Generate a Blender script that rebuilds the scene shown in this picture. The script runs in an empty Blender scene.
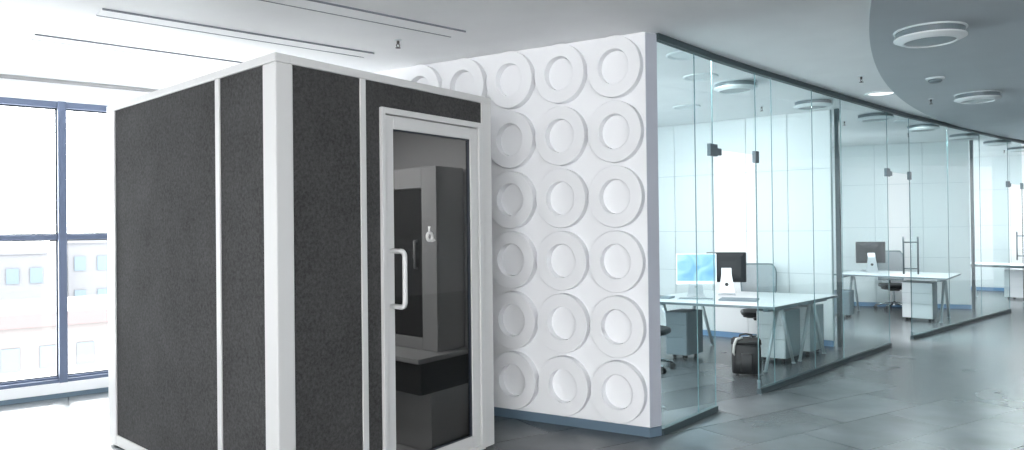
import bpy, bmesh, math, random
from math import sin, cos, pi, radians, atan2, hypot
from mathutils import Vector, Matrix
random.seed(7)
SC = bpy.context.scene
COL = SC.collection

# ------------------------------------------------------------------ materials
def lin(c):
    return tuple(((v / 255) / 12.92 if v / 255 <= .04045 else ((v / 255 + .055) / 1.055) ** 2.4) for v in c)

def new_mat(name):
    m = bpy.data.materials.new(name); m.use_nodes = True
    nt = m.node_tree
    return m, nt, nt.nodes['Principled BSDF'], nt.nodes['Material Output']

def mat(name, rgb, rough=.5, metal=0., spec=.5, noise=0., nscale=8., bump=0., bscale=200.):
    m, nt, b, out = new_mat(name)
    c = lin(rgb)
    b.inputs['Base Color'].default_value = (*c, 1)
    b.inputs['Roughness'].default_value = rough
    b.inputs['Metallic'].default_value = metal
    b.inputs['Specular IOR Level'].default_value = spec
    tc = nt.nodes.new('ShaderNodeTexCoord')
    if noise:
        n = nt.nodes.new('ShaderNodeTexNoise'); n.inputs['Scale'].default_value = nscale
        n.inputs['Detail'].default_value = 4
        nt.links.new(tc.outputs['Object'], n.inputs['Vector'])
        r = nt.nodes.new('ShaderNodeValToRGB')
        r.color_ramp.elements[0].position = .3; r.color_ramp.elements[1].position = .7
        r.color_ramp.elements[0].color = (*[x * (1 - noise) for x in c], 1)
        r.color_ramp.elements[1].color = (*[min(1, x * (1 + noise)) for x in c], 1)
        nt.links.new(n.outputs['Fac'], r.inputs['Fac'])
        nt.links.new(r.outputs['Color'], b.inputs['Base Color'])
    if bump:
        n = nt.nodes.new('ShaderNodeTexNoise'); n.inputs['Scale'].default_value = bscale
        nt.links.new(tc.outputs['Object'], n.inputs['Vector'])
        bp = nt.nodes.new('ShaderNodeBump'); bp.inputs['Strength'].default_value = bump
        bp.inputs['Distance'].default_value = .002
        nt.links.new(n.outputs['Fac'], bp.inputs['Height'])
        nt.links.new(bp.outputs['Normal'], b.inputs['Normal'])
    return m

def glass(name, tint, refl=1.0, rough=.02, ior=1.45):
    """thin architectural glass: tinted see-through plus a Fresnel reflection"""
    m, nt, b, out = new_mat(name)
    nt.nodes.remove(b)
    tr = nt.nodes.new('ShaderNodeBsdfTransparent'); tr.inputs['Color'].default_value = (*tint, 1)
    gl = nt.nodes.new('ShaderNodeBsdfGlossy'); gl.inputs['Roughness'].default_value = rough
    gl.inputs['Color'].default_value = (refl, refl, refl, 1)
    fr = nt.nodes.new('ShaderNodeFresnel'); fr.inputs['IOR'].default_value = ior
    mx = nt.nodes.new('ShaderNodeMixShader')
    ge = nt.nodes.new('ShaderNodeNewGeometry')                     # only the outer face of a pane reflects
    sb = nt.nodes.new('ShaderNodeMath'); sb.operation = 'SUBTRACT'; sb.inputs[0].default_value = 1
    mu = nt.nodes.new('ShaderNodeMath'); mu.operation = 'MULTIPLY'
    nt.links.new(ge.outputs['Backfacing'], sb.inputs[1]); nt.links.new(sb.outputs[0], mu.inputs[0])
    nt.links.new(fr.outputs['Fac'], mu.inputs[1]); nt.links.new(mu.outputs[0], mx.inputs['Fac'])
    nt.links.new(tr.outputs['BSDF'], mx.inputs[1]); nt.links.new(gl.outputs['BSDF'], mx.inputs[2])
    nt.links.new(mx.outputs['Shader'], out.inputs['Surface'])
    return m

def felt_mat(name, rgb):
    m, nt, b, out = new_mat(name)
    c = lin(rgb)
    tc = nt.nodes.new('ShaderNodeTexCoord')
    n1 = nt.nodes.new('ShaderNodeTexNoise'); n1.inputs['Scale'].default_value = 55; n1.inputs['Detail'].default_value = 6
    n1.inputs['Roughness'].default_value = .75
    n2 = nt.nodes.new('ShaderNodeTexNoise'); n2.inputs['Scale'].default_value = 3; n2.inputs['Detail'].default_value = 3
    nt.links.new(tc.outputs['Object'], n1.inputs['Vector']); nt.links.new(tc.outputs['Object'], n2.inputs['Vector'])
    ad = nt.nodes.new('ShaderNodeMath'); ad.operation = 'MULTIPLY_ADD'
    ad.inputs[1].default_value = .25; nt.links.new(n2.outputs['Fac'], ad.inputs[0]); nt.links.new(n1.outputs['Fac'], ad.inputs[2])
    r = nt.nodes.new('ShaderNodeValToRGB')
    r.color_ramp.elements[0].position = .42; r.color_ramp.elements[1].position = .85
    r.color_ramp.elements[0].color = (*[x * .55 for x in c], 1)
    r.color_ramp.elements[1].color = (*[x * 1.5 for x in c], 1)
    nt.links.new(ad.outputs[0], r.inputs['Fac']); nt.links.new(r.outputs['Color'], b.inputs['Base Color'])
    b.inputs['Roughness'].default_value = .95; b.inputs['Specular IOR Level'].default_value = .1
    bp = nt.nodes.new('ShaderNodeBump'); bp.inputs['Strength'].default_value = .5; bp.inputs['Distance'].default_value = .004
    nt.links.new(n1.outputs['Fac'], bp.inputs['Height']); nt.links.new(bp.outputs['Normal'], b.inputs['Normal'])
    return m

def tile_mat(name):
    m, nt, b, out = new_mat(name)
    tc = nt.nodes.new('ShaderNodeTexCoord')
    mp = nt.nodes.new('ShaderNodeMapping'); mp.inputs['Rotation'].default_value = (0, 0, radians(-31))
    nt.links.new(tc.outputs['Object'], mp.inputs['Vector'])
    br = nt.nodes.new('ShaderNodeTexBrick')
    br.inputs['Scale'].default_value = 1; br.inputs['Brick Width'].default_value = 1.06; br.inputs['Row Height'].default_value = .53
    br.inputs['Mortar Size'].default_value = .005; br.inputs['Bias'].default_value = 0
    br.offset = .5
    br.inputs['Color1'].default_value = (*lin(TILE_A), 1)
    br.inputs['Color2'].default_value = (*lin(TILE_B), 1)
    br.inputs['Mortar'].default_value = (*lin((48, 52, 56)), 1)
    nt.links.new(mp.outputs['Vector'], br.inputs['Vector'])
    n = nt.nodes.new('ShaderNodeTexNoise'); n.inputs['Scale'].default_value = 2.2; n.inputs['Detail'].default_value = 6
    nt.links.new(tc.outputs['Object'], n.inputs['Vector'])
    mr = nt.nodes.new('ShaderNodeMapRange'); mr.inputs['From Min'].default_value = .3; mr.inputs['From Max'].default_value = .7
    mr.inputs['To Min'].default_value = .82; mr.inputs['To Max'].default_value = 1.15
    nt.links.new(n.outputs['Fac'], mr.inputs['Value'])
    mx = nt.nodes.new('ShaderNodeMix'); mx.data_type = 'RGBA'; mx.blend_type = 'MULTIPLY'; mx.inputs['Factor'].default_value = 1
    nt.links.new(br.outputs['Color'], mx.inputs['A']); nt.links.new(mr.outputs['Result'], mx.inputs['B'])
    nt.links.new(mx.outputs['Result'], b.inputs['Base Color'])
    b.inputs['Roughness'].default_value = .27; b.inputs['Specular IOR Level'].default_value = .5
    return m

def mesh_fabric(name, rgb):
    m, nt, b, out = new_mat(name)
    b.inputs['Base Color'].default_value = (*lin(rgb), 1); b.inputs['Roughness'].default_value = .8
    tr = nt.nodes.new('ShaderNodeBsdfTransparent')
    tc = nt.nodes.new('ShaderNodeTexCoord'); ck = nt.nodes.new('ShaderNodeTexChecker'); ck.inputs['Scale'].default_value = 160
    nt.links.new(tc.outputs['Object'], ck.inputs['Vector'])
    mr = nt.nodes.new('ShaderNodeMapRange'); mr.inputs['To Min'].default_value = .2; mr.inputs['To Max'].default_value = .5
    nt.links.new(ck.outputs['Fac'], mr.inputs['Value'])
    mx = nt.nodes.new('ShaderNodeMixShader')
    nt.links.new(mr.outputs['Result'], mx.inputs['Fac'])
    nt.links.new(b.outputs['BSDF'], mx.inputs[1]); nt.links.new(tr.outputs['BSDF'], mx.inputs[2])
    nt.links.new(mx.outputs['Shader'], out.inputs['Surface'])
    return m

def screen_mat(name):
    m, nt, b, out = new_mat(name)
    tc = nt.nodes.new('ShaderNodeTexCoord')
    gr = nt.nodes.new('ShaderNodeTexNoise'); gr.inputs['Scale'].default_value = 4; gr.inputs['Detail'].default_value = 1
    gr.inputs['Distortion'].default_value = 1.2
    nt.links.new(tc.outputs['Object'], gr.inputs['Vector'])
    r = nt.nodes.new('ShaderNodeValToRGB')
    r.color_ramp.elements[0].position = .3; r.color_ramp.elements[1].position = .72
    r.color_ramp.elements[0].color = (*lin((96, 172, 222)), 1); r.color_ramp.elements[1].color = (*lin((176, 232, 246)), 1)
    nt.links.new(gr.outputs['Fac'], r.inputs['Fac'])
    nt.links.new(r.outputs['Color'], b.inputs['Emission Color']); b.inputs['Emission Strength'].default_value = .85
    b.inputs['Base Color'].default_value = (.02, .03, .04, 1); b.inputs['Roughness'].default_value = .2
    return m

SKY_LO, SKY_HI = 5.9, 8.6
TILE_A, TILE_B = (103, 108, 111), (84, 89, 92)
M = {}
M['paint'] = mat('white_paint', (238, 239, 241), .7)
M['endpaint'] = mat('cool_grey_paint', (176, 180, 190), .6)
M['ceiling'] = mat('ceiling_white', (244, 245, 246), .8, noise=.02, nscale=3)
M['disc'] = mat('ceiling_grey', (188, 194, 199), .75, noise=.02, nscale=3)
M['base'] = mat('slate_blue_base', (98, 118, 134), .35)
M['bluebase'] = mat('blue_base', (112, 152, 190), .35)
M['tile'] = tile_mat('stone_tile')
M['frame'] = mat('blue_grey_aluminium', (98, 110, 134), .35, .2)
M['gasket'] = mat('dark_gasket', (48, 54, 64), .5)
M['booth'] = mat('booth_white', (212, 212, 211), .38, bump=.02)
M['felt'] = felt_mat('charcoal_felt', (71, 71, 71))
M['lining'] = mat('booth_lining', (190, 190, 190), .7)
M['darkpanel'] = mat('dark_panel', (52, 52, 52), .5)
M['midgrey'] = mat('mid_grey', (168, 168, 168), .6)
M['rail'] = mat('dark_rail', (66, 80, 84), .5, .0, .3)
M['joint'] = mat('silicone_joint', (100, 132, 138), .4)
M['patch'] = mat('brushed_fitting', (108, 120, 126), .35, .6)
M['chrome'] = mat('chrome', (205, 212, 216), .18, 1.)
M['steel'] = mat('satin_steel', (186, 196, 200), .35, .25)
M['desk'] = mat('desk_white', (236, 240, 242), .3)
M['deskedge'] = mat('desk_grey', (112, 128, 134), .4, .1)
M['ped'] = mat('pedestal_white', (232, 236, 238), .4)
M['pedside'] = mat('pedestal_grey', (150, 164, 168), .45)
M['black'] = mat('black_plastic', (30, 32, 34), .4)
M['darkglass'] = mat('black_gloss_casing', (44, 48, 52), .38, 0., .3)
M['silver'] = mat('silver_casing', (214, 218, 222), .3, .5)
M['bag'] = mat('black_leather', (34, 36, 38), .5, bump=.3, bscale=60)
M['strap'] = mat('pale_strap', (186, 188, 184), .6)
M['mesh'] = mesh_fabric('grey_mesh', (182, 190, 194))
M['screen'] = screen_mat('lit_screen')
M['key'] = mat('keyboard_white', (208, 214, 218), .5)
M['paper'] = mat('paper', (120, 134, 142), .6)
M['lampwhite'] = mat('lamp_white', (226, 232, 234), .4)
M['lampgrey'] = mat('lamp_grey', (120, 132, 138), .3)
M['lampglow'] = mat('lamp_glow', (240, 245, 246), .4)
bg_ = M['lampglow'].node_tree.nodes['Principled BSDF']; bg_.inputs['Emission Color'].default_value = (1, 1, 1, 1); bg_.inputs['Emission Strength'].default_value = .75
M['lampband'] = mat('lamp_band', (112, 124, 130), .35)
M['slot'] = mat('slot_grey', (120, 124, 132), .6)
M['brass'] = mat('sprinkler_metal', (78, 74, 74), .4, .6)
M['panelwhite'] = mat('panel_white', (240, 244, 245), .35)
M['panelgap'] = mat('panel_gap', (190, 204, 208), .6)
M['bldgA'] = mat('pale_render', (103, 104, 107), .9)
M['bldgB'] = mat('pinkish_render', (106, 102, 101), .9)
M['bldgW'] = mat('pale_blue_window', (84, 97, 106), .6)
M['bldgR'] = mat('pink_roof', (102, 88, 88), .9)
M['glass'] = glass('partition_glass', (.90, .965, .97), .55)
M['winglass'] = glass('window_glass', (.97, .985, .99), .6)
M['boothglass'] = glass('tinted_glass', (.62, .62, .62), .55)

# ------------------------------------------------------------------ mesh builder
class MB:
    def __init__(s): s.v = []; s.f = []; s.smooth = set()
    def _add(s, vs, fs, smooth=False):
        b = len(s.v); s.v += [tuple(v) for v in vs]
        for f in fs:
            if smooth: s.smooth.add(len(s.f))
            s.f.append(tuple(b + i for i in f))
        return s
    def para(s, o, a, b, c):
        o, a, b, c = Vector(o), Vector(a), Vector(b), Vector(c)
        vs = [o, o + a, o + a + b, o + b, o + c, o + a + c, o + a + b + c, o + b + c]
        fs = [(0, 3, 2, 1), (4, 5, 6, 7), (0, 1, 5, 4), (1, 2, 6, 5), (2, 3, 7, 6), (3, 0, 4, 7)]
        if a.cross(b).dot(c) < 0: fs = [tuple(reversed(f)) for f in fs]
        return s._add(vs, fs)
    def box(s, c, size, rz=0., rx=0.):
        R = Matrix.Rotation(rz, 3, 'Z') @ Matrix.Rotation(rx, 3, 'X')
        a, b, d = (R @ Vector(v) for v in ((size[0], 0, 0), (0, size[1], 0), (0, 0, size[2])))
        return s.para(Vector(c) - (a + b + d) / 2, a, b, d)
    def prism(s, pts, z0, z1):
        n = len(pts)
        ar = sum(pts[i][0] * pts[(i + 1) % n][1] - pts[(i + 1) % n][0] * pts[i][1] for i in range(n))
        if ar < 0: pts = pts[::-1]
        vs = [(p[0], p[1], z0) for p in pts] + [(p[0], p[1], z1) for p in pts]
        fs = [tuple(reversed(range(n))), tuple(range(n, 2 * n))] + [(i, (i + 1) % n, n + (i + 1) % n, n + i) for i in range(n)]
        return s._add(vs, fs)
    def loft(s, rings, closed_ends=True, smooth=True):
        n = len(rings[0]); vs = [p for r in rings for p in r]; fs = []
        for k in range(len(rings) - 1):
            for i in range(n):
                j = (i + 1) % n
                fs.append((k * n + i, k * n + j, (k + 1) * n + j, (k + 1) * n + i))
        s._add(vs, fs, smooth)
        if closed_ends:
            b = len(s.v) - len(vs)
            s.f.append(tuple(b + i for i in reversed(range(n)))); s.f.append(tuple(b + (len(rings) - 1) * n + i for i in range(n)))
        return s
    def lathe(s, prof, c=(0, 0, 0), n=32, smooth=False, sx=1., sy=1., M3=None, closed=True):
        """prof: list of (r, z), revolved about z"""
        rings = []
        for r, z in prof:
            ring = []
            for i in range(n):
                p = Vector((r * cos(2 * pi * i / n) * sx, r * sin(2 * pi * i / n) * sy, z))
                if M3 is not None: p = M3 @ p
                ring.append(p + Vector(c))
            rings.append(ring)
        return s.loft(rings, closed, smooth)
    def torus_ring(s, prof, c=(0, 0, 0), n=48, sx=1., sy=1., M3=None):
        """closed profile loop revolved: a solid ring"""
        rings = []
        for i in range(n):
            a = 2 * pi * i / n; ring = []
            for r, z in prof:
                p = Vector((r * cos(a) * sx, r * sin(a) * sy, z))
                if M3 is not None: p = M3 @ p
                ring.append(p + Vector(c))
            rings.append(ring)
        m = len(prof); vs = [p for r in rings for p in r]; fs = []
        for k in range(n):
            k2 = (k + 1) % n
            for i in range(m):
                j = (i + 1) % m
                fs.append((k * m + i, k2 * m + i, k2 * m + j, k * m + j))
        return s._add(vs, fs)
    def tube(s, path, r, n=10, closed=False):
        path = [Vector(p) for p in path]; rings = []
        rr = r if isinstance(r, (list, tuple)) else [r] * len(path)
        up = None
        for i, p in enumerate(path):
            t = (path[min(i + 1, len(path) - 1)] - path[max(i - 1, 0)]).normalized()
            if up is None:
                up = t.cross(Vector((0, 0, 1)))
                if up.length < .05: up = t.cross(Vector((1, 0, 0)))
            up = (up - t * up.dot(t)).normalized(); w = t.cross(up)
            rings.append([p + (up * cos(2 * pi * k / n) + w * sin(2 * pi * k / n)) * rr[i] for k in range(n)])
        return s.loft(rings, True, True)

BASE = {}
def base_of(o):
    return BASE.get(o.name, Vector((0, 0, 0)))

def obj(name, mb, m, parent=None, origin=None, bevel=0., seg=2, subsurf=0):
    org = base_of(parent) if parent is not None else Vector(origin or (0, 0, 0))
    me = bpy.data.meshes.new(name)
    me.from_pydata([tuple(Vector(v) - org) for v in mb.v], [], mb.f)
    bm = bmesh.new(); bm.from_mesh(me)
    bmesh.ops.recalc_face_normals(bm, faces=bm.faces)
    bm.to_mesh(me); bm.free()
    for i in mb.smooth:
        if i < len(me.polygons): me.polygons[i].use_smooth = True
    me.materials.append(m)
    o = bpy.data.objects.new(name, me); COL.objects.link(o)
    if parent is not None: o.parent = parent
    else: o.location = org
    BASE[o.name] = org
    if bevel:
        b = o.modifiers.new('bevel', 'BEVEL'); b.width = bevel; b.segments = seg; b.limit_method = 'ANGLE'; b.angle_limit = radians(40)
    if subsurf:
        q = o.modifiers.new('sub', 'SUBSURF'); q.levels = subsurf; q.render_levels = subsurf
    return o

def tag(o, label=None, cat=None, group=None, kind=None):
    if label: o['label'] = label
    if cat: o['category'] = cat
    if group: o['group'] = group
    if kind: o['kind'] = kind
    return o

def thing(name, label, cat, loc=(0, 0, 0), group=None):
    o = bpy.data.objects.new(name, None); COL.objects.link(o); o.location = loc; o.empty_display_size = .1
    BASE[o.name] = Vector(loc)
    return tag(o, label, cat, group)

def copy_tree(o, parent=None):
    c = o.copy(); COL.objects.link(c)
    if parent is not None: c.parent = parent
    for ch in list(o.children): copy_tree(ch, c)
    return c

def put(o, loc, rz=0., label=None, group=None):
    o.location = loc; o.rotation_euler = (0, 0, rz)
    if label: o['label'] = label
    if group: o['group'] = group
    return o

def struct(o):
    o['kind'] = 'structure'; return o

def V2(p, z=0.): return Vector((p[0], p[1], z))

# ------------------------------------------------------------------ plan of the place (metres)
H = 3.055                                   # ceiling height
W0 = Vector((-4.36, 7.15, 0)); WD = Vector((.786, .619, 0)).normalized(); WN = Vector((WD.y, -WD.x, 0))   # facade line, WN points inside
def fac(t, off=0., z=0.): return W0 + WD * t + WN * off + Vector((0, 0, z))
CE = Vector((1.018, 5.576, 0)); CD = Vector((-.8625, .5061, 0)).normalized(); CN = Vector((-CD.y, CD.x, 0))
if CN.y > 0: CN = -CN                        # feature wall: free end, direction, outward (towards the corridor)
GLASS = [(1.112, 5.63), (1.723, 6.331), (2.294, 6.941), (3.752, 8.417), (4.815, 9.476), (5.406, 10.05), (8.689, 12.953), (9.31, 13.50), (12.2, 15.9)]

# ---- floor and ceiling
a0, a1 = fac(-11), fac(23)
far = [(17.5, 19.0), (13.0, 9.0), (9.5, 3.0), (9.5, -4.5), (-7.0, -4.5)]
outline = [(a0.x, a0.y), (a1.x, a1.y)] + far
struct(obj('floor', MB().prism([(x, y) for x, y in outline], -.15, 0), M['tile']))
struct(obj('ceiling', MB().prism(outline, H, H + .2), M['ceiling']))
# the grey round ceiling field
cx, cy, cr = 21.439, -3.622, 20.863
arc = []
for i in range(161):
    a = radians(90 + 20) + radians(110) * i / 160
    x, y = cx + cr * cos(a), cy + cr * sin(a)
    arc.append((x, y))
arc = [p for p in arc if -4.4 < p[1] < 14.6 and p[0] < 13]
struct(obj('ceiling_disc', MB().prism(arc + [(9.4, -4.4), (9.4, 3.0), (12.8, 9.0)], H - .02, H + .05), M['disc']))
# ---- outer walls out of the frame, their gaps shaped to steer daylight
struct(obj('wall_right', MB().prism([(9.5, -4.5), (9.5, 3.0), (13.0, 9.0), (17.5, 19.0), (17.7, 19.0), (13.2, 9.0), (9.7, 3.0), (9.7, -4.5)], 0, H), M['paint']))

struct(obj('wall_back', MB().prism([(3.6, -4.5), (9.7, -4.5), (9.7, -4.7), (3.6, -4.7)], 0, H), M['paint']))
struct(obj('wall_back_left_blocker', MB().prism([(-8.2, -4.5), (-5.5, -4.5), (-5.5, -4.7), (-8.2, -4.7)], 0, H), M['paint']))  # unseen piece added to block light on the booth's left face
struct(obj('wall_left_blocker', MB().prism([(-12.9, .3), (-8.2, -4.5), (-8.4, -4.6), (-13.1, .2)], 0, H), M['paint']))  # unseen, added to block light from the left front
# ---- window facade
def para_f(mb, t0, t1, o0, o1, z0, z1):
    p = fac(t0, o0, z0)
    return mb.para(p, WD * (t1 - t0), WN * (o1 - o0), Vector((0, 0, z1 - z0)))

lo, hi = -10.5, 22.5
up = MB(); para_f(up, lo, hi, -.25, .04, .045, .145)
struct(obj('trim_1', up, M['paint'], bevel=.006))
kb = MB(); para_f(kb, lo, hi, -.25, .03, 0, .045)
struct(obj('baseboard_windows', kb, M['base']))
hd = MB(); para_f(hd, lo, hi, -.25, .02, 2.85, H)
struct(obj('wall_windows', hd, M['paint']))
tr6 = MB(); para_f(tr6, lo, hi, .02, .05, H - .03, H)
struct(obj('trim_6', tr6, M['midgrey']))
edges = [-10.5, -9, -7.5, -6, -4.5, -3, -1.5, 0, 1.47, 3, 4.5, 6, 7.35, 9, 10.5, 12.7, 14.5, 16.5, 18.5, 20.5, 22.5]
for i in range(len(edges) - 1):
    t0, t1 = edges[i], edges[i + 1]
    if i in (0, 1, 2, 3, 4, 5, 10, 11, 12, 14, 15, 17, 18, 19):                                # unseen window bays walled up to cut daylight
        sb_ = MB(); para_f(sb_, t0, t1, -.25, .02, .145, 2.85); struct(obj('wall_bay_blocker_%d' % i, sb_, M['paint'])); continue
    f = MB()
    para_f(f, t0 - .025, t0 + .045, -.12, .05, .145, 2.85)           # mullion
    para_f(f, t0 + .045, t1 - .025, -.10, .02, 2.79, 2.85)           # head
    para_f(f, t0 + .045, t1 - .025, -.10, .03, .145, .178)           # sill rail
    para_f(f, t0 + .045, t1 - .025, -.10, -.01, .178, .198)
    para_f(f, t0 + .045, t1 - .025, -.09, .0, 1.518, 1.568)          # transom
    w = obj('window_%d' % (i + 1), f, M['frame'], origin=fac(t0), bevel=.004)
    struct(w)
    g = MB()
    for z0, z1 in ((.198, 1.518), (1.568, 2.79)):
        a, b = t0 + .045, t1 - .025
        para_f(g, a, a + .012, -.07, -.03, z0, z1); para_f(g, b - .012, b, -.07, -.03, z0, z1)
        para_f(g, a, b, -.07, -.03, z0, z0 + .012); para_f(g, a, b, -.07, -.03, z1 - .012, z1)
    obj('gasket', g, M['gasket'], w)
    for z0, z1 in ((.198, 1.518), (1.568, 2.79)):
        p = MB(); para_f(p, t0 + .05, t1 - .03, -.055, -.045, z0 + .005, z1 - .005)
        obj('pane', p, M['winglass'], w)

# ---- feature wall with the rings
L = 4.42
pts = [CE, CE + CD * L, CE + CD * L - CN * .12, Vector((1.112, 5.63, 0)) + CD * .0]
fw = MB().prism([(p.x, p.y) for p in pts], .0, H)
struct(obj('wall_feature', fw, M['paint'], bevel=.003))
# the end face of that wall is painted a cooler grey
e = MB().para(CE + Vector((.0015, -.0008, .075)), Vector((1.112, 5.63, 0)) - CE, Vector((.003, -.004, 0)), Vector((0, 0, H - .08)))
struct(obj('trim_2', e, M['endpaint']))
bb = MB()
bb.para(CE + CN * .008, CD * L, CN * -.01, Vector((0, 0, .072)))
endv = Vector((1.112, 5.63, 0)) - CE
en = Vector((endv.y, -endv.x, 0)).normalized()
bb.para(CE + CN * .008, endv * 1.04, en * .009, Vector((0, 0, .072)))
struct(obj('baseboard_feature', bb, M['base']))

M3 = Matrix((( -CD.x, 0, CN.x), (-CD.y, 0, CN.y), (0, 1, 0)))        # local x along the wall (to the right), y up, z outwards
ORD = ['top', 'second', 'third', 'fourth', 'fifth', 'lowest']
COLN = ["column at the wall's free end", "column second from the wall's end", 'column nearest the booth edge',
        'fourth column, behind the booth', 'fifth column, behind the booth']
RR = .236
ringm = MB().torus_ring([(RR * .555, 0.), (RR * .565, .066), (RR * .58, .07), (RR * .985, .07), (RR, .064), (RR, 0.)], n=64, sx=.93, M3=M3)
proto = None
for c in range(5):
    for r in range(6):
        loc = CE + CD * (.232 + .463 * c) + CN * .001 + Vector((0, 0, .325 + .4966 * (5 - r)))
        if proto is None:
            o = proto = obj('relief_ring', ringm, M['paint'], origin=(0, 0, 0))
        else:
            o = proto.copy(); COL.objects.link(o)
        o.location = loc
        pos = {0: 'top', 5: 'lowest'}.get(r, ORD[r] + ' from the top') + ' in the '
        tag(o, 'white relief ring, ' + pos + COLN[c], 'wall ring', 'white relief rings on the feature wall')

# ------------------------------------------------------------------ the booth
BC = Vector((-1.243, 3.906, 0)); BL = Vector((-.73455, .67856, 0)); BR = Vector((.59076, .80685, 0))
BT, BS, BH = 2.463, 1.858, 2.536
def bbox(mb, t0, t1, s0, s1, z0, z1):
    return mb.para(BC + BL * t0 + BR * s0 + Vector((0, 0, z0)), BL * (t1 - t0), BR * (s1 - s0), Vector((0, 0, z1 - z0)))
booth = thing('office_booth', 'white framed soundproof booth with charcoal felt panels and a glass door', 'booth', BC)
zb0, zb1, zt0, zt1 = .012, .088, 2.488, BH
for (t0, t1, s0, s1) in ((0, .137, 0, .114), (BT - .15, BT, 0, .1), (0, .1, 1.752, BS), (BT - .12, BT, BS - .12, BS)):
    obj('corner_post', bbox(MB(), t0, t1, s0, s1, zb0, zt0), M['booth'], booth, bevel=.008 if s1 < .12 and t0 == 0 else .004)
for nm, (z0, z1) in (('top_beam', (zt0, zt1)), ('bottom_beam', (zb0, zb1))):
    for k, (t0, t1, s0, s1) in enumerate(((0, BT, 0, .1), (0, BT, BS - .1, BS), (0, .1, .1, BS - .1), (BT - .1, BT, .1, BS - .1))):
        if nm == 'bottom_beam': t0, t1, s0, s1 = ((.137, BT - .15, .002, .09), (.1, BT - .12, BS - .1, BS), (.002, .09, .114, 1.752), (BT - .1, BT, .1, BS - .12))[k]
        obj(nm, bbox(MB(), t0, t1, s0, s1, z0, z1), M['booth'], booth, bevel=.004)
# felt panels
obj('felt_panel', bbox(MB(), .137, .646, .012, .08, zb1, zt0), M['felt'], booth)
obj('felt_panel', bbox(MB(), .698, BT - .15, .012, .08, zb1, zt0), M['felt'], booth)
obj('felt_panel', bbox(MB(), .012, .08, .114, .597, zb1, zt0), M['felt'], booth)
fp = MB(); bbox(fp, .012, .08, .641, .756, zb1, zt0); bbox(fp, .012, .08, .756, 1.752, 2.338, zt0); bbox(fp, .012, .08, 1.738, 1.752, zb1, 2.338)
obj('felt_panel', fp, M['felt'], booth)
obj('felt_panel', bbox(MB(), BT - .08, BT - .012, .1, BS - .12, zb1, zt0), M['felt'], booth)
obj('felt_panel', bbox(MB(), .1, BT - .12, BS - .08, BS - .012, zb1, zt0), M['felt'], booth)
obj('divider_strip', bbox(MB(), .646, .698, .002, .09, zb1, zt0), M['booth'], booth, bevel=.003)
obj('divider_strip', bbox(MB(), .002, .09, .597, .641, zb1, zt0), M['booth'], booth, bevel=.003)
obj('roof_panel', bbox(MB(), .1, BT - .1, .1, BS - .1, zt0 + .01, zt1 - .008), M['booth'], booth)
obj('floor_panel', bbox(MB(), .1, BT - .1, .1, BS - .1, zb0, .06), M['midgrey'], booth)
# lining of the cabin
ln = MB()
bbox(ln, .1, BT - .1, BS - .09, BS - .081, .06, zt0); bbox(ln, BT - .09, BT - .081, .1, BS - .1, .06, zt0)
bbox(ln, .14, BT - .12, .081, .09, .06, zt0)
obj('cabin_lining', ln, M['lining'], booth)
# door frame
df = MB()
bbox(df, -.016, .07, .756, .788, zb0, 2.338); bbox(df, -.016, .07, 1.698, 1.738, zb0, 2.338); bbox(df, -.016, .07, .788, 1.698, 2.30, 2.338)
bbox(df, -.016, .07, .788, 1.698, zb0, .045)
obj('door_frame', df, M['booth'], booth, bevel=.004)
door = MB()
bbox(door, -.004, .045, .792, .86, .05, 2.293); bbox(door, -.004, .045, 1.612, 1.694, .05, 2.293)
bbox(door, -.004, .045, .86, 1.612, 2.212, 2.293); bbox(door, -.004, .045, .86, 1.612, .05, .128)
door = obj('door', door, M['booth'], booth, bevel=.004)
obj('glass_pane', bbox(MB(), .016, .026, .862, 1.61, .13, 2.21), M['boothglass'], door)['label'] = 'dark tinted glass of the booth door'
gk = MB()
bbox(gk, .006, .036, .86, .866, .128, 2.212); bbox(gk, .006, .036, 1.604, 1.612, .128, 2.212)
bbox(gk, .006, .036, .866, 1.604, 2.205, 2.212); bbox(gk, .006, .036, .866, 1.604, .128, .134)
obj('gasket', gk, M['gasket'], door)
hp = []
def BP(t, s, z): return BC + BL * t + BR * s + Vector((0, 0, z))
r_ = .035
hp.append(BP(.0, .832, 1.454)); hp.append(BP(-.10, .832, 1.454))
for k in range(1, 6):
    a = k / 6 * pi / 2
    hp.append(BP(-.135 + .035 * (1 - sin(a)) , .832, 1.454 - .035 * (1 - cos(a))))
hp.append(BP(-.135, .832, 1.41)); hp.append(BP(-.135, .832, 1.157))
for k in range(1, 6):
    a = k / 6 * pi / 2
    hp.append(BP(-.135 + .035 * (1 - cos(a)), .832, 1.113 + .035 * (1 - sin(a))))
hp.append(BP(-.10, .832, 1.113)); hp.append(BP(.0, .832, 1.113))
hm = MB().tube(hp, .0155, 12)
obj('pull_handle', hm, M['booth'], door)['label'] = 'white D-shaped pull handle of the booth door'
# little white emblem on the glass: a ring with a stem and a tail
def EP(x, z): return BP(.012, 1.198 + x, 1.535 + z)
em = MB()
circ = [EP(.026 * cos(a), .026 * sin(a)) for a in [2 * pi * k / 24 for k in range(25)]]
em.tube(circ, .010, 6)
em.tube([EP(-.004, .024), EP(-.006, .05), EP(-.003, .068)], [.009, .006, .010], 6)
em.tube([EP(.02, -.005), EP(.048, -.026), EP(.018, -.030)], [.008, .007, .008], 6)
obj('emblem', em, M['booth'], door)['label'] = 'small white ring emblem with stem on the door glass'
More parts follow.
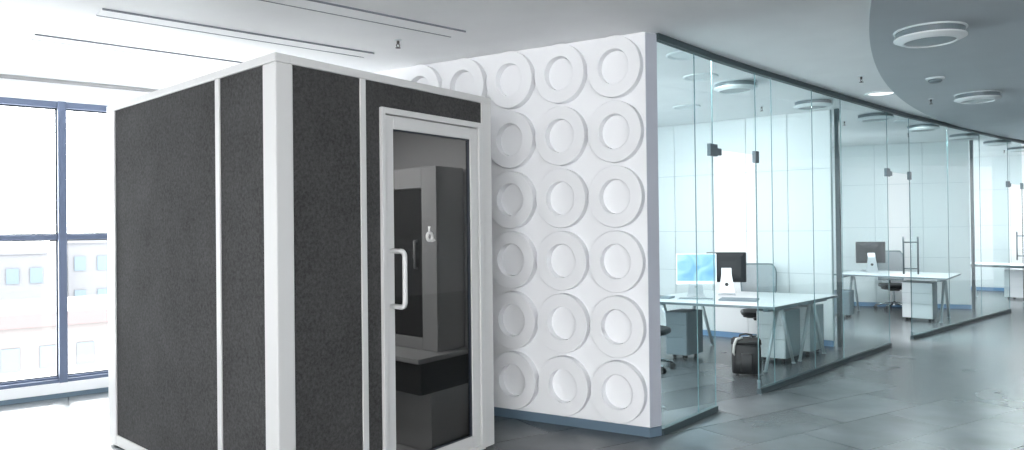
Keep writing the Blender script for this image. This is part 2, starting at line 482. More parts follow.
# added inside to mimic the glass reflection: bench and its apron, invented lamp
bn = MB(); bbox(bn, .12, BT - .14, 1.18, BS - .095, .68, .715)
refl_bench = obj('refl_bench', bn, M['midgrey'], booth, bevel=.004)
obj('refl_apron', bbox(MB(), .12, BT - .14, 1.2, BS - .095, .47, .68), M['darkpanel'], refl_bench)
obj('refl_bench_front', bbox(MB(), .12, BT - .14, 1.3, BS - .095, .065, .47), M['midgrey'], refl_bench)
obj('added_lamp_plate', bbox(MB(), .5, .9, .4, .8, zt0 - .02, zt0 + .009), M['lampwhite'], booth)  # invented fixture for the added cabin light
refl_cab = thing('refl_cabinet', 'grey cabinet standing in for the reflection of another booth in the door glass', 'refl_cabinet', BP(.2, 1.45, .716))  # added stand-in for another booth mirrored in the door glass
obj('refl_carcass', bbox(MB(), .2, 1.12, 1.47, 1.75, .716, 2.03), M['midgrey'], refl_cab, bevel=.006)
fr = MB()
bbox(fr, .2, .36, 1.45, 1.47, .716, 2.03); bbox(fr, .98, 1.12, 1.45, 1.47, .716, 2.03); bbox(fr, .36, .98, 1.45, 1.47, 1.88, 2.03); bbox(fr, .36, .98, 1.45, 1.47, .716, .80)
obj('refl_face_frame', fr, M['midgrey'], refl_cab, bevel=.004)
cd = obj('door', bbox(MB(), .365, .975, 1.458, 1.469, .805, 1.875), M['darkpanel'], refl_cab)
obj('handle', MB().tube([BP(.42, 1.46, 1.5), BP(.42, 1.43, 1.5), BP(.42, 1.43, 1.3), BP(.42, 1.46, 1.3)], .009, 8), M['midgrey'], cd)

# ------------------------------------------------------------------ glazed partitions
def rail_run(mb, pts, z0, z1, w):
    pts = [V2(p) for p in pts]; n = len(pts); L_, R_ = [], []
    for i, p in enumerate(pts):
        d = (pts[min(i + 1, n - 1)] - pts[max(i - 1, 0)]).normalized(); q = Vector((-d.y, d.x, 0)) * w / 2
        L_.append(p + q); R_.append(p - q)
    for i in range(n - 1):
        vs = [R_[i], R_[i + 1], L_[i + 1], L_[i]]
        mb.prism([(v.x, v.y) for v in vs], z0, z1)
    return mb
struct(obj('trim_3', rail_run(MB(), GLASS, H - .05, H, .05), M['rail']))
def interp(p, q, k): return (p[0] + (q[0] - p[0]) * k, p[1] + (q[1] - p[1]) * k)
def arcpts(i, k): return interp(GLASS[i], GLASS[i + 1], k)
def screen(label, pts, joints, z0=0., rail=True):
    t = thing('glass_partition', label, 'glass partition', V2(pts[0], z0))
    for a, b in zip(joints[:-1], joints[1:]):
        a2, b2 = interp(a, b, .0006), interp(a, b, .9994)
        obj('glass_pane', rail_run(MB(), [a2, b2], z0 + (.045 if rail else 0), H - .05, .012), M['glass'], t)
    for a in joints:
        p = V2(a); d = V2(pts[-1]) - V2(pts[0])
        obj('joint_strip', MB().box(p + Vector((0, 0, (z0 + H) / 2)), (.0014, .009, H - z0 - .1), atan2(d.y, d.x)), M['joint'], t)
    if rail: obj('floor_rail', rail_run(MB(), pts, .0, .048, .045), M['rail'], t)
    return t
G = GLASS
screen('glass partition beside the ring wall, left of the first open glass door', [G[0], G[1]], [G[0], interp(G[0], G[1], .66), G[1]])
screen('long glass partition standing in front of the double workstation', [G[2], G[3], G[4]], [G[2], interp(G[2], G[3], .16), interp(G[2], G[3], .62), G[3], G[4]])
screen('farther glass partition in front of the desk with the white pedestal', [G[5], G[6]], [G[5], interp(G[5], G[6], .33), interp(G[5], G[6], .66), G[6]])
DT = 2.24
for (a, b, lab) in ((1, 2, 'glass transom over the first open door beside the ring wall'), (4, 5, 'glass transom over the second open glass door'), (6, 7, 'glass transom over the farthest door at the right')):
    t = thing('glass_transom', lab, 'glass partition', V2(G[a], DT))
    obj('glass_pane', rail_run(MB(), [interp(G[a], G[b], .004), interp(G[a], G[b], .996)], DT, H - .05, .012), M['glass'], t)
    d = (V2(G[b]) - V2(G[a])).normalized(); ang = atan2(d.y, d.x)
    f1 = MB(); p = V2(G[a], DT)
    f1.box(p + d * (.0) + Vector((0, 0, -.01)), (.13, .034, .105), ang); f1.box(p + d * .10 + Vector((0, 0, -.02)), (.08, .03, .06), ang)
    obj('patch_fitting', f1, M['patch'], t, bevel=.004)
    f2 = MB(); p = V2(G[b], DT)
    f2.box(p + Vector((0, 0, -.02)), (.075, .036, .11), ang)
    obj('patch_fitting', f2, M['patch'], t, bevel=.004)
def glass_door(n, hinge, direction, width, handle=None, handles=True):
    d = Vector((direction[0], direction[1], 0)).normalized(); q = Vector((-d.y, d.x, 0)); h = V2(hinge)
    h = h + d * .03
    o = obj('door_%d' % n, MB().para(h - q * .006 + Vector((0, 0, .012)), d * width, q * .012, Vector((0, 0, DT - .05))), M['glass'], origin=h)
    struct(o)
    if handles:
        m = MB()
        k = h + d * (width - .1)
        for s in (-1, 1):
            p = k + q * s * .092
            m.tube([p + Vector((0, 0, .84)), p + Vector((0, 0, 1.38))], .0125, 10)
        for z in (.92, 1.30):
            m.tube([k - q * .092 + Vector((0, 0, z)), k + q * .092 + Vector((0, 0, z))], .009, 8)
        obj('handle', m, M['patch'], o)['label'] = 'tall steel bar pull handle'
    m = MB()
    for p in (h + d * .0,):
        m.box(p + d * .05 + Vector((0, 0, .06)), (.12, .03, .09), atan2(d.y, d.x))
    obj('patch_fitting', m, M['patch'], o, bevel=.004)
    ed = MB().para(h + d * width - q * .007 + Vector((0, 0, .012)), d * .004, q * .014, Vector((0, 0, DT - .05)))
    obj('edge_strip', ed, M['rail'], o)
glass_door(1, G[2], (.314, .949), .66, handles=False)
glass_door(2, G[5], (.474, .880), .74)
glass_door(3, G[7], (.568, .823), .70)

# ---- white panelled walls between the offices, each ending in a slim dark post
PD = Vector((-.776, .630, 0)).normalized(); PN = Vector((-PD.y, PD.x, 0))
if PN.y > 0: PN = -PN
def panel_wall(side, end, length, seams, bmat, PD=PD):
    e = V2(end); PN = Vector((-PD.y, PD.x, 0))
    if PN.y > 0: PN = -PN
    struct(obj('wall_' + side, MB().para(e - PN * .06, PD * length, PN * .052, Vector((0, 0, H))), M['panelgap']))
    pn = MB(); zs = [.075, .93, 1.49, 2.3, H]
    for a, b in zip(seams[:-1], seams[1:]):
        for z0, z1 in zip(zs[:-1], zs[1:]):
            pn.para(e + PD * (a + .004) - PN * .01 + Vector((0, 0, z0 + .003)), PD * (b - a - .008), PN * .022, Vector((0, 0, z1 - z0 - .006)))
    o = obj('panelling', pn, M['panelwhite'], COL.objects['wall_' + side]); 
    b = MB().para(e - PN * .008, PD * length, PN * .022, Vector((0, 0, .074)))
    obj('baseboard', b, bmat, COL.objects['wall_' + side])
    return e
panel_wall('office', (4.12, 9.535), 3.42, [0, .55, 1.12, 1.62, 2.2, 2.8, 3.42], M['bluebase'])
panel_wall('middle', (8.31, 13.43), 3.25, [0, .75, 1.55, 2.35, 3.25], M['bluebase'], Vector((-.927, .374, 0)).normalized())
panel_wall('far', (13.3, 14.93), 4.85, [0, .9, 1.8, 2.7, 3.7, 4.85], M['bluebase'])
for k, (x, y) in enumerate(((4.185, 9.49), (8.345, 13.41))):
    p = V2((x, y)); m = MB(); m.box(p + Vector((0, 0, H / 2)), (.05, .06, H), atan2(PD.y, PD.x))
    struct(obj('trim_%d' % (4 + k), m, M['rail']))

# ------------------------------------------------------------------ desks
def ax(u): return Vector((u[0], u[1], 0)).normalized()
def a_leg(mb, top, along, inset, zt, spread, r=.020):
    """an A-frame: two splayed tubes from under the top, with feet"""
    t = V2(top); z = zt
    for s in (-1, 1):
        f = t + along * s * spread
        mb.tube([t + along * s * .045 + Vector((0, 0, z)), f + Vector((0, 0, .012))], [r * 1.15, r * .85], 10)
        mb.lathe([(.024, 0), (.024, .014)], (f.x, f.y, .0), 12)
    mb.tube([t - along * .07 + Vector((0, 0, z - .01)), t + along * .07 + Vector((0, 0, z - .01))], r * 1.1, 8)
    return mb
def desk(name, label, N, e, l, depth, length, z, spread, group=None, inset=.14):
    """N near corner, e across (depth) direction, l along direction"""
    N = V2(N); t = thing(name, label, 'desk', N + e * depth / 2 + l * length / 2, group)
    obj('desktop', MB().para(N + Vector((0, 0, z - .028)), e * depth, l * length, Vector((0, 0, .028))), M['desk'], t, bevel=.004)
    eb = MB()
    for o_, a_, b_ in ((N - e * .003 - l * .003, e * (depth + .006), l * .003), (N - e * .003 + l * length, e * (depth + .006), l * .003),
                       (N - e * .003, e * .003, l * length), (N + e * depth, e * .003, l * length)):
        eb.para(o_ + Vector((0, 0, z - .029)), a_, b_, Vector((0, 0, .024)))
    obj('edge_band', eb, M['deskedge'], t)
    b = MB(); b.para(N + e * (depth / 2 - .05) + l * .1 + Vector((0, 0, z - .072)), e * .10, l * (length - .2), Vector((0, 0, .04)))
    b.para(N + e * .06 + l * (inset - .04) + Vector((0, 0, z - .07)), e * (depth - .12), l * .05, Vector((0, 0, .04)))
    b.para(N + e * .06 + l * (length - inset) + Vector((0, 0, z - .07)), e * (depth - .12), l * .05, Vector((0, 0, .04)))
    obj('under_frame', b, M['deskedge'], t, bevel=.003)
    for k in (inset, length - inset):
        c = N + e * depth / 2 + l * k
        obj('leg', a_leg(MB(), (c.x, c.y), e, 0, z - .06, spread), M['steel'], t)
    return t
e1, l1 = ax((.707, .707)), ax((-.85, .527))
N1 = Vector((2.77, 7.83, 0)); Z1 = .715
desk('office_desk', 'nearer half of the white double workstation, with A-frame steel legs', N1, e1, l1, .83, 1.65, Z1, .34, 'double workstation')
desk('office_desk', 'farther half of the white double workstation, below the screen turned away', N1 + e1 * .85, e1, l1, .83, 1.65, Z1, .34, 'double workstation')
e2, l2 = ax((.63, .778)), ax((-.66, .751))
N2 = Vector((6.64, 11.32, 0)); Z2 = .725
desk('office_desk', 'white desk with A-frame legs in the second office, beyond the ladder-shaped handle', N2, e2, l2, 1.3, 1.75, Z2, .36)
e3, l3 = ax((.80, .60)), ax((.60, -.80))
desk('office_desk', 'white desk in the farthest office at the right edge', (9.15, 15.3), e3, l3, .75, 1.7, .72, .26)

def pedestal(label, c, l, e, w, d, h, facemat, sidemat, group='drawer pedestals under the desks'):
    """w along l (front width), d along e (depth away from the viewer)"""
    c = V2(c); t = thing('drawer_pedestal', label, 'drawer pedestal', c, group)
    o = c - l * w / 2 - e * d / 2
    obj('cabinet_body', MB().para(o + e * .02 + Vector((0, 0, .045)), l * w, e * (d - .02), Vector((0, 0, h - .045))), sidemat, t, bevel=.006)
    hs = [.05, .05 + (h - .05) * .40, .05 + (h - .05) * .70, h - .005]
    for a, b in zip(hs[:-1], hs[1:]):
        obj('drawer', MB().para(o + l * .004 + Vector((0, 0, a + .002)), l * (w - .008), e * .022, Vector((0, 0, b - a - .004))), facemat, t, bevel=.003)
    for i in (.06, w - .06):
        for j in (.08, d - .06):
            p = o + l * i + e * j
            obj('caster', MB().lathe([(.012, 0), (.022, .006), (.022, .036), (.012, .045)], (p.x, p.y, 0), 12), M['black'], t)
    return t
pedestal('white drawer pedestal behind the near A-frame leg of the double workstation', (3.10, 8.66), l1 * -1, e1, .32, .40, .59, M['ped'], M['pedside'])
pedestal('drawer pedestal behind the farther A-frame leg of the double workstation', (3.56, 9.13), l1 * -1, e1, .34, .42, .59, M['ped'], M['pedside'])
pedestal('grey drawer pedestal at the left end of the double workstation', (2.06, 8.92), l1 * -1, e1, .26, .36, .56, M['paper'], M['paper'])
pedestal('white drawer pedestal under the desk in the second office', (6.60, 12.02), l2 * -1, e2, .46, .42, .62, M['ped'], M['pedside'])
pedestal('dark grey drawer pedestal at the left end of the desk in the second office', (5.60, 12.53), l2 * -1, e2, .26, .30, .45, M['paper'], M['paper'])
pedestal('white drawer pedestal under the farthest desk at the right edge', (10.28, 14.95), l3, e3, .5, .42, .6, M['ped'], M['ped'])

# ------------------------------------------------------------------ chairs (local: sitter faces -y)
def make_chair():
    t = thing('office_chair', 'x', 'office chair', (0, 0, 0), 'mesh-backed office chairs')
    b = MB()
    for k in range(5):
        a = 2 * pi * k / 5 + .3; d = Vector((cos(a), sin(a), 0))
        b.tube([d * .03 + Vector((0, 0, .115)), d * .16 + Vector((0, 0, .10)), d * .30 + Vector((0, 0, .07))], [.024, .02, .014], 8)
    b.lathe([(.04, .07), (.04, .135), (.03, .15)], n=16)
    obj('star_base', b, M['chrome'], t)
    for k in range(5):
        a = 2 * pi * k / 5 + .3; d = Vector((cos(a), sin(a), 0)); q = Vector((-d.y, d.x, 0))
        m = MB()
        for s in (-1, 1):
            R = Matrix((( d.x, 0, q.x), (d.y, 0, q.y), (0, 1, 0)))
            c = d * .30 + Vector((0, 0, .03)) + q * (s * .016)
            m.lathe([(.012, -.009), (.03, -.007), (.03, .007), (.012, .009)], c, 16, M3=R)
        m.tube([d * .30 + Vector((0, 0, .03)), d * .30 + Vector((0, 0, .075))], .009, 8)
        obj('caster', m, M['black'], t)
    obj('gas_lift', MB().lathe([(.026, .13), (.026, .26), (.018, .26), (.018, .36)], n=16), M['steel'], t)
    sm = MB()                                                      # open frame under the seat
    sm.box((0, .02, .355), (.16, .22, .03))
    for s in (-1, 1):
        sm.tube([(.0, .08, .36), (s * .14, .06, .365), (s * .20, .0, .385), (s * .20, -.17, .405)], .014, 8)
    obj('mechanism', sm, M['black'], t)
    st = MB(); rings = []
    for zz, k in ((.405, .86), (.415, .97), (.435, 1.), (.455, .97), (.465, .86)):
        ring = []
        for i in range(32):
            a = 2 * pi * i / 32; ca, sa = cos(a), sin(a)
            x = .245 * k * (abs(ca) ** .55) * (1 if ca > 0 else -1); y = .235 * k * (abs(sa) ** .55) * (1 if sa > 0 else -1)
            ring.append((x, y - .02, zz + .012 * (y / .23) ** 2 * (1 if y < 0 else -.3) * -1))
        rings.append(ring)
    st.loft(rings)
    obj('seat', st, M['black'], t)
    def bp(u, v):                                                   # back surface, u -1..1, v 0..1
        w = (.235 - .03 * (1 - v)) * (1 - .22 * (max(0, v - .78) / .22) ** 2.4)
        return Vector((u * w, .235 + .05 * v - .05 * u * u + .04 * sin(v * pi) * -1 + .05 * (v * v), .52 + v * .53))
    bm_ = MB(); nu, nv = 16, 12; fr_, bk = [], []
    P = [[bp(-1 + 2 * i / nu, j / nv) for i in range(nu + 1)] for j in range(nv + 1)]
    vs = [p for r in P for p in r] + [p + Vector((0, .008, 0)) for r in P for p in r]
    o_ = (nu + 1) * (nv + 1); fs = []
    for j in range(nv):
        for i in range(nu):
            a = j * (nu + 1) + i
            fs.append((a, a + 1, a + nu + 2, a + nu + 1)); fs.append((o_ + a, o_ + a + nu + 1, o_ + a + nu + 2, o_ + a + 1))
    bm_._add(vs, fs, True)
    back = obj('backrest', bm_, M['mesh'], t)
    rim = [bp(-1, j / 10) for j in range(11)] + [bp(-1 + 2 * i / 10, 1) for i in range(1, 11)] + [bp(1, 1 - j / 10) for j in range(1, 11)] + [bp(1 - 2 * i / 10, 0) for i in range(1, 11)]
    obj('back_rim', MB().tube(rim, .010, 8), M['deskedge'], back)
    sp = MB(); sp.tube([(0, .10, .365), (0, .24, .385), (0, .275, .48), (0, .285, .70)], [.022, .022, .018, .012], 8)
    obj('back_support', sp, M['black'], t)
    return t
ch = make_chair()
chairs = [((3.22, 9.66, 0), radians(-14), 'grey mesh-backed office chair behind the double workstation, under the dark screen back'),
          ((1.47, 8.20, 0), radians(62), 'office chair at the left of the double workstation, partly hidden by ring wall'),
          ((6.95, 13.52, 0), radians(-14), 'grey mesh-backed office chair behind the desk in the second office')]
for i, (loc, rz, lab) in enumerate(chairs):
    put(ch if i == 0 else copy_tree(ch), loc, rz, lab)

# ------------------------------------------------------------------ computers (local: screen faces -y, stands at z 0)
def rbox(mb, c, w, h, d, r, n=6):
    """upright rounded plate, thickness d in y"""
    pts = []
    for qx, qz, a0 in ((1, 1, 0), (-1, 1, 90), (-1, -1, 180), (1, -1, 270)):
        for k in range(n + 1):
            a = radians(a0 + 90 * k / n)
            pts.append((qx * (w / 2 - r) + r * cos(a), qz * (h / 2 - r) + r * sin(a)))
    mb.loft([[Vector((c[0] + x, c[1] - d / 2, c[2] + z)) for x, z in pts], [Vector((c[0] + x, c[1] + d / 2, c[2] + z)) for x, z in pts]], True, False)
    return mb
def make_computer(lit):
    t = thing('desktop_computer', 'x', 'computer', (0, 0, 0), 'slim all-in-one computers')
    c = MB(); rbox(c, (0, 0, .342), .475, .37, .022, .012)
    obj('casing', c, M['darkglass'] if not lit else M['silver'], t)
    bk = MB(); rings = []
    for k, y in ((1., .011), (.93, .02), (.75, .03), (.45, .036)):
        w, h = .465 * k, .36 * k
        rings.append([Vector((sx * w / 2, y, (.342 + sz * h / 2))) for sx, sz in ((-1, -1), (1, -1), (1, 1), (-1, 1))])
    bk.loft(rings, True, False)
    obj('back_shell', bk, M['darkglass'], t)
    f = MB(); rbox(f, (0, -.0125, .356), .45, .318, .003, .004)
    obj('screen', f, M['screen'] if lit else M['black'], t)
    ch_ = MB(); rbox(ch_, (0, -.0095, .174), .468, .03, .008, .004)
    obj('chin', ch_, M['silver'], t)
    s = MB()
    s.loft([[Vector((-w, y, z)), Vector((w, y, z)), Vector((w, y + d, z)), Vector((-w, y + d, z))] for w, y, z, d in
            ((.105, .075, .008, .012), (.095, .09, .03, .012), (.062, .062, .26, .010), (.06, .035, .335, .010))], True, False)
    s.para((-.105, -.09, 0), (.21, 0, 0), (0, .185, 0), (0, 0, .008))
    st = obj('stand', s, M['silver'], t, bevel=.003)
    R = Matrix(((1, 0, 0), (0, 0, 1), (0, 1, 0)))
    obj('cable_hole', MB().lathe([(.022, -.005), (.022, .014)], (0, .084, .135), 20, M3=R), M['black'], st)
    return t
k1 = make_computer(True); put(k1, (2.215, 8.93, Z1), radians(-8), 'computer with its lit blue screen facing out, on the double workstation')
k2 = make_computer(False); put(k2, (2.655, 9.20, Z1), radians(166), 'dark-backed computer with silver stand, beside the blue screen')
k3 = copy_tree(k2); put(k3, (6.24, 12.90, Z2), radians(168), 'dark-backed computer on the desk in the second office')

def slab(name, label, cat, c, w, d, h, rz, m, keys=False):
    t = tag(obj(name, MB().box((c[0], c[1], c[2] + h / 2), (w, d, h), rz), m, origin=c, bevel=.003), label, cat)
    if keys:
        q = MB(); R = Matrix.Rotation(rz, 3, 'Z')
        for r in range(4):
            for k in range(13):
                p = R @ Vector((-w / 2 + .02 + (w - .04) * (k + .5) / 13, -d / 2 + .012 + (d - .024) * (r + .5) / 4, h + .002)) + Vector(c)
                q.box(p, ((w - .04) / 13 * .82, (d - .024) / 4 * .78, .005), rz)
        o = obj('keys', q, M['deskedge'], t); o['kind'] = 'stuff'
    return t
slab('keyboard', 'slim pale keyboard in front of the lit blue screen', 'keyboard', (2.13, 8.62, Z1), .42, .13, .014, radians(-20), M['key'], True)
slab('document_folder', 'grey folder lying on the workstation in front of the dark screen back', 'folder', (2.60, 8.52, Z1), .42, .26, .018, radians(-25), M['paper'])
slab('document_folder', 'grey folder lying at the far left of the workstation by ring wall', 'folder', (1.78, 8.90, Z1), .28, .2, .02, radians(-30), M['paper'])
slab('keyboard', 'pale keyboard on the desk in the second office', 'keyboard', (6.42, 13.16, Z2), .42, .13, .014, radians(-12), M['key'], True)

# ------------------------------------------------------------------ black bag
bg = thing('briefcase', 'tall black leather bag with a pale strap, standing on floor below the workstation', 'bag', (2.455, 7.82, 0))
B0 = Vector((2.455, 7.82, 0)); RB = Matrix.Rotation(radians(-14), 3, 'Z')
def bag_ring(z, w, d, yo=0., n=28, p=.45):
    out = []
    for i in range(n):
        a = 2 * pi * i / n; ca, sa = cos(a), sin(a)
        v = Vector((w / 2 * abs(ca) ** p * (1 if ca > 0 else -1), yo + d / 2 * abs(sa) ** p * (1 if sa > 0 else -1), z))
        out.append(B0 + RB @ v)
    return out
obj('bag_body', MB().loft([bag_ring(.02, .27, .15), bag_ring(.03, .295, .18), bag_ring(.15, .30, .19), bag_ring(.30, .295, .17), bag_ring(.36, .28, .13), bag_ring(.385, .255, .08)]), M['bag'], bg)
obj('front_pocket', MB().loft([bag_ring(.05, .11, .04, -.095), bag_ring(.06, .125, .055, -.095), bag_ring(.22, .125, .05, -.093), bag_ring(.24, .11, .03, -.09)]), M['bag'], bg)
def BQ(x, y, z): return B0 + RB @ Vector((x, y, z))
obj('flap', MB().loft([bag_ring(.33, .31, .17, -.005), bag_ring(.375, .30, .13, -.0), bag_ring(.395, .26, .07)]), M['bag'], bg)
obj('carry_handle', MB().tube([BQ(-.07, 0, .385), BQ(-.06, 0, .42), BQ(0, 0, .432), BQ(.06, 0, .42), BQ(.07, 0, .385)], .010, 8), M['bag'], bg)
s_ = obj('strap', MB().tube([BQ(-.04, -.05, .40), BQ(-.10, -.075, .385), BQ(-.125, -.10, .33), BQ(-.135, -.105, .25), BQ(-.12, -.102, .22)], [.014, .016, .016, .014, .008], 8), M['strap'], bg)
s_['label'] = 'pale shoulder strap hanging over the bag front'
sk = MB()
for x in (-.09, .09):
    sk.tube([BQ(x, -.17, .012), BQ(x, .12, .012)], .011, 8)
obj('base_skid', sk, M['black'], bg)

# ------------------------------------------------------------------ ceiling fittings
def make_drum():
    t = thing('ceiling_luminaire', 'x', 'ceiling light', (0, 0, 0), 'round drum ceiling lights')
    h = MB()
    h.torus_ring([(.28, 0), (.292, -.002), (.294, -.010), (.288, -.014), (.272, -.014), (.272, 0)], n=56)
    obj('rim', h, M['lampwhite'], t)
    h = MB()
    h.torus_ring([(.280, -.066), (.290, -.068), (.290, -.080), (.222, -.112), (.210, -.112), (.206, -.104), (.206, -.066)], n=56)
    obj('lower_rim', h, M['lampwhite'], t)
    obj('band', MB().lathe([(.276, -.001), (.274, -.02), (.272, -.068), (.2, -.070)], n=56, smooth=False), M['lampband'], t)
    obj('diffuser', MB().lathe([(.209, -.07), (.206, -.100), (.15, -.104), (.05, -.105)], n=56), M['lampgrey'], t)
    obj('bracket', MB().box((.284, .02, -.038), (.02, .06, .07), .1), M['lampwhite'], t)
    return t
dr = make_drum()
HD = H - .02
drums = [((3.15, 5.54, HD), .84, 'largest round drum ceiling light, on the grey ceiling field'),
         ((5.28, 8.36, HD), .79, 'smaller second drum ceiling light on the grey ceiling field'),
         ((2.33, 7.66, H), .75, 'drum ceiling light behind glass, nearest the ring wall above the workstation'),
         ((3.62, 8.85, H), .75, 'drum ceiling light behind glass, above the end of the double workstation'),
         ((4.92, 9.98, H), .78, 'drum ceiling light behind glass, just past the first dark post'),
         ((6.23, 11.18, H), .78, 'drum ceiling light in the second office, second past the first post'),
         ((7.6, 12.41, H), .78, 'drum ceiling light in the second office, nearest the second dark post'),
         ((8.86, 13.48, H), .78, 'drum ceiling light in the farthest office, just past the second post'),
         ((10.13, 14.72, H), .78, 'drum ceiling light in the farthest office, at the right picture edge')]
for i, (loc, s, lab) in enumerate(drums):
    o = put(dr if i == 0 else copy_tree(dr), loc, -.15, lab); o.scale = (s, s, s)

def make_down():
    t = thing('recessed_downlight', 'x', 'ceiling light', (0, 0, 0), 'flat recessed downlights')
    obj('trim_ring', MB().torus_ring([(.17, 0), (.168, -.012), (.155, -.016), (.13, -.008), (.13, 0)], n=40), M['lampwhite'], t)
    obj('diffuser', MB().lathe([(.131, -.001), (.131, -.006), (.05, -.007)], n=40), M['lampwhite'], t)
    return t
dn = make_down()
downs = [((4.19, 8.36, H), 'white flat downlight in the pale ceiling just left of the grey field'),
         ((1.88, 7.3, H), 'flat downlight behind glass, left of the nearest drum light'),
         ((1.51, 6.34, H), 'flat downlight behind glass, closest to the top of the ring wall end'),
         ((2.18, 9.16, H), 'flat downlight deep in the first office, lowest in view there'),
         ((5.71, 10.66, H), 'flat downlight between two drum lights in the second office')]
for i, (loc, lab) in enumerate(downs):
    put(dn if i == 0 else copy_tree(dn), loc, 0, lab)
lit = [c for c in dn.children if c.name.startswith('diffuser')][0]       # this one glows
lit.material_slots[0].link = 'OBJECT'; lit.material_slots[0].material = M['lampglow']

sm = thing('smoke_detector', 'small white smoke detector between the drum lights on the grey ceiling field', 'smoke detector', (4.26, 7.41, HD))
obj('base_plate', MB().lathe([(.085, 0), (.085, -.012), (.07, -.016)], (4.26, 7.41, HD), 28), M['lampwhite'], sm)
obj('sensor_head', MB().lathe([(.06, -.016), (.062, -.034), (.045, -.05), (.02, -.056)], (4.26, 7.41, HD), 28), M['lampgrey'], sm)

def make_spr():
    t = thing('fire_sprinkler', 'x', 'sprinkler', (0, 0, 0), 'ceiling sprinklers')
    obj('escutcheon', MB().lathe([(.04, 0), (.038, -.006), (.02, -.01)], n=20), M['lampwhite'], t)
    b = MB(); b.lathe([(.014, -.006), (.014, -.04), (.008, -.045)], n=12)
    for s in (-1, 1): b.tube([(s * .01, 0, -.04), (s * .02, 0, -.06), (s * .004, 0, -.08)], .005, 6)
    obj('nozzle', b, M['brass'], t)
    obj('deflector', MB().lathe([(.026, -.080), (.028, -.084), (.01, -.086)], n=16), M['brass'], t)
    return t
sp_ = make_spr()
sprs = [((-.87, 5.74, H), 'dark sprinkler on the bright ceiling above the booth'),
        ((3.5, 7.37, H), 'sprinkler on the pale ceiling left of the grey field'),
        ((4.93, 8.67, HD), 'sprinkler on the grey ceiling field near its edge'),
        ((3.12, 9.19, H), 'sprinkler behind glass in the first office'),
        ((4.8, 10.64, H), 'sprinkler behind glass just past the first dark post'),
        ((6.54, 12.17, H), 'sprinkler in the second office over the desk'),
        ((10.2, 15.3, H), 'sprinkler in the farthest office')]
for i, (loc, lab) in enumerate(sprs):
    o = put(sp_ if i == 0 else copy_tree(sp_), loc, .6, lab)
    o.scale = (.75,) * 3

# linear slot diffusers in the bright ceiling at the left
SD = Vector((.758, .652, 0)).normalized(); SQ = Vector((-SD.y, SD.x, 0))
def diffuser(label, p, length, w):
    p = V2(p, H); t = thing('slot_diffuser', label, 'air diffuser', p, 'slot diffusers in the bright ceiling')
    obj('cover_plate', MB().para(p - SQ * w / 2 + Vector((0, 0, -.008)), SD * length, SQ * w, Vector((0, 0, .0078))), M['ceiling'], t)
    for s in (-1, 1):
        obj('slot', MB().para(p + SQ * (s * w / 2 - .005) + Vector((0, 0, -.011)), SD * length, SQ * .010, Vector((0, 0, .0108))), M['slot'], t)
diffuser('long slot diffuser in the ceiling directly above the booth', (-2.72, 4.895), 2.02, .17)
diffuser('slot diffuser nearest the sprinkler, running out at the top edge', (-2.3, 3.92), 2.52, .185)
diffuser('faint slot diffuser in the ceiling nearest the windows', (-3.55, 5.5), 2.3, .16)

# ------------------------------------------------------------------ town outside the windows
def building(label, t0, off, width, depth, z0, z1, wall, rows, cols, roof=None):
    c = fac(t0, -off); t = thing('apartment_building', label, 'building', (c.x, c.y, z0))
    o = fac(t0 - width / 2, -off - depth, z0)
    b = obj('facade', MB().para(o, WD * width, WN * depth, Vector((0, 0, z1 - z0))), wall, t)
    if roof:
        obj('roof', MB().para(o - WD * .4 - WN * .4 + Vector((0, 0, z1 - z0)), WD * (width + .8), WN * (depth + .8), Vector((0, 0, .7))), roof, t)
    else:
        obj('parapet', MB().para(o - WD * .15 - WN * .15 + Vector((0, 0, z1 - z0)), WD * (width + .3), WN * (depth + .3), Vector((0, 0, .4))), wall, t)
    for r in range(rows):
        for k in range(cols):
            p = fac(t0 - width / 2 + width * (k + .5) / cols - .4, -off - .02, z1 - 2.2 - r * 2.7)
            obj('window', MB().para(p, WD * .8, WN * .1, Vector((0, 0, 1.15))), M['bldgW'], t)
building('pale apartment block with bluish windows, seen through the right window', 14.2, 60, 13, 10, -28, .6, M['bldgA'], 5, 8)
building('low pinkish house with red roof outside the left window', 2.2, 37, 15, 9, -28, -3.3, M['bldgB'], 3, 9, M['bldgR'])
building('pale apartment block with bluish windows, seen through the left window', 1.6, 58, 9, 10, -28, -.1, M['bldgA'], 4, 6)

# ------------------------------------------------------------------ light
wd = bpy.data.worlds.new('sky'); SC.world = wd; wd.use_nodes = True
nt = wd.node_tree; bgn = nt.nodes['Background']
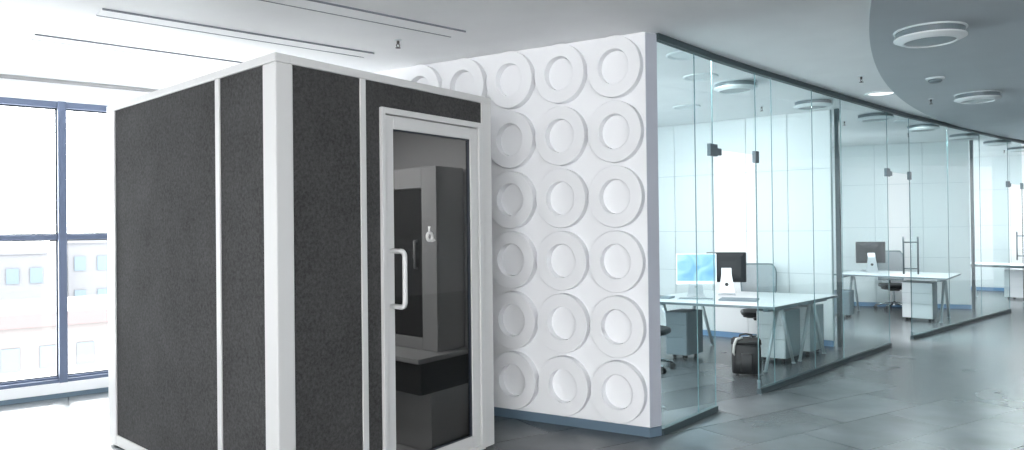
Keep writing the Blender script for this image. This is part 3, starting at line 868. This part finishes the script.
# bright hazy sky: brightest below the facade-side horizon, shaped to lift the ceiling
tc = nt.nodes.new('ShaderNodeTexCoord'); dp = nt.nodes.new('ShaderNodeVectorMath'); dp.operation = 'DOT_PRODUCT'
dp.inputs[1].default_value = Vector((-.12, .92, -.42)).normalized()
nt.links.new(tc.outputs['Generated'], dp.inputs[0])
mr = nt.nodes.new('ShaderNodeMapRange'); mr.interpolation_type = 'SMOOTHSTEP'
mr.inputs['From Min'].default_value = -.3; mr.inputs['From Max'].default_value = .95
mr.inputs['To Min'].default_value = SKY_LO; mr.inputs['To Max'].default_value = SKY_HI
nt.links.new(dp.outputs['Value'], mr.inputs['Value']); nt.links.new(mr.outputs['Result'], bgn.inputs['Strength'])
bgn.inputs['Color'].default_value = (.985, .992, 1.0, 1)
def area(name, loc, size, power, color=(1, 1, 1), direction=(0, 0, -1), shape='DISK', sy=None):
    l = bpy.data.lights.new(name, 'AREA'); l.shape = shape; l.size = size; l.energy = power; l.color = color
    if sy: l.size_y = sy
    o = bpy.data.objects.new(name, l); COL.objects.link(o); o.location = loc
    o.rotation_euler = Vector(direction).to_track_quat('-Z', 'Y').to_euler()
    return o
sl = bpy.data.lights.new('sun', 'SUN'); sl.energy = 9; sl.angle = radians(12); sl.color = (1, .98, .95)
so = bpy.data.objects.new('sun', sl); COL.objects.link(so)
so.rotation_euler = (WN * cos(radians(29)) + Vector((0, 0, -sin(radians(29))))).to_track_quat('-Z', 'Y').to_euler()
area('booth_fill_light', BP(.7, .6, zt0 - .03), .3, 17)  # added fill that brightens the cabin behind the tinted glass
for i in (5, 7, 8):                                               # added office fill under drums that are themselves dark
    area('drum_fill_light', (drums[i][0][0], drums[i][0][1], H - .14), .44, 26, (.95, .99, 1))
for i, (loc, lab) in enumerate(downs):
    if i: area('downlight_fill_light', (loc[0], loc[1], H - .02), .24, (0, 16, 16, 16, 40)[i], (.95, .99, 1))  # added office fill below downlights that look unlit

# ------------------------------------------------------------------ camera
cam = bpy.data.cameras.new('camera'); co = bpy.data.objects.new('camera', cam); COL.objects.link(co)
FPX, TH, RO = 740., .008, .0115
cam.sensor_fit = 'HORIZONTAL'; cam.sensor_width = 36; cam.lens = 36 * FPX / 1024
cam.shift_y = -(225 - 220) / 1024
R0, F = Vector((1, 0, 0)), Vector((0, cos(TH), sin(TH))); U0 = Vector((0, -sin(TH), cos(TH)))
R = cos(RO) * R0 - sin(RO) * U0; U = sin(RO) * R0 + cos(RO) * U0
mw = Matrix.Identity(4)
for i in range(3): mw[i][0], mw[i][1], mw[i][2] = R[i], U[i], -F[i]
mw.translation = (0, 0, 1.6)
co.matrix_world = mw
cam.clip_start = .05; cam.clip_end = 500
SC.camera = co
vs = SC.view_settings
vs.view_transform = 'Standard'; vs.look = 'None'; vs.exposure = 0.6; vs.gamma = 1; vs.use_curve_mapping = False
SC.cycles.use_denoising = True
SC.cycles.max_bounces = 12; SC.cycles.transparent_max_bounces = 24; SC.cycles.diffuse_bounces = 5; SC.cycles.glossy_bounces = 5
SC.cycles.caustics_reflective = False; SC.cycles.caustics_refractive = False
SC.cycles.sample_clamp_indirect = 8
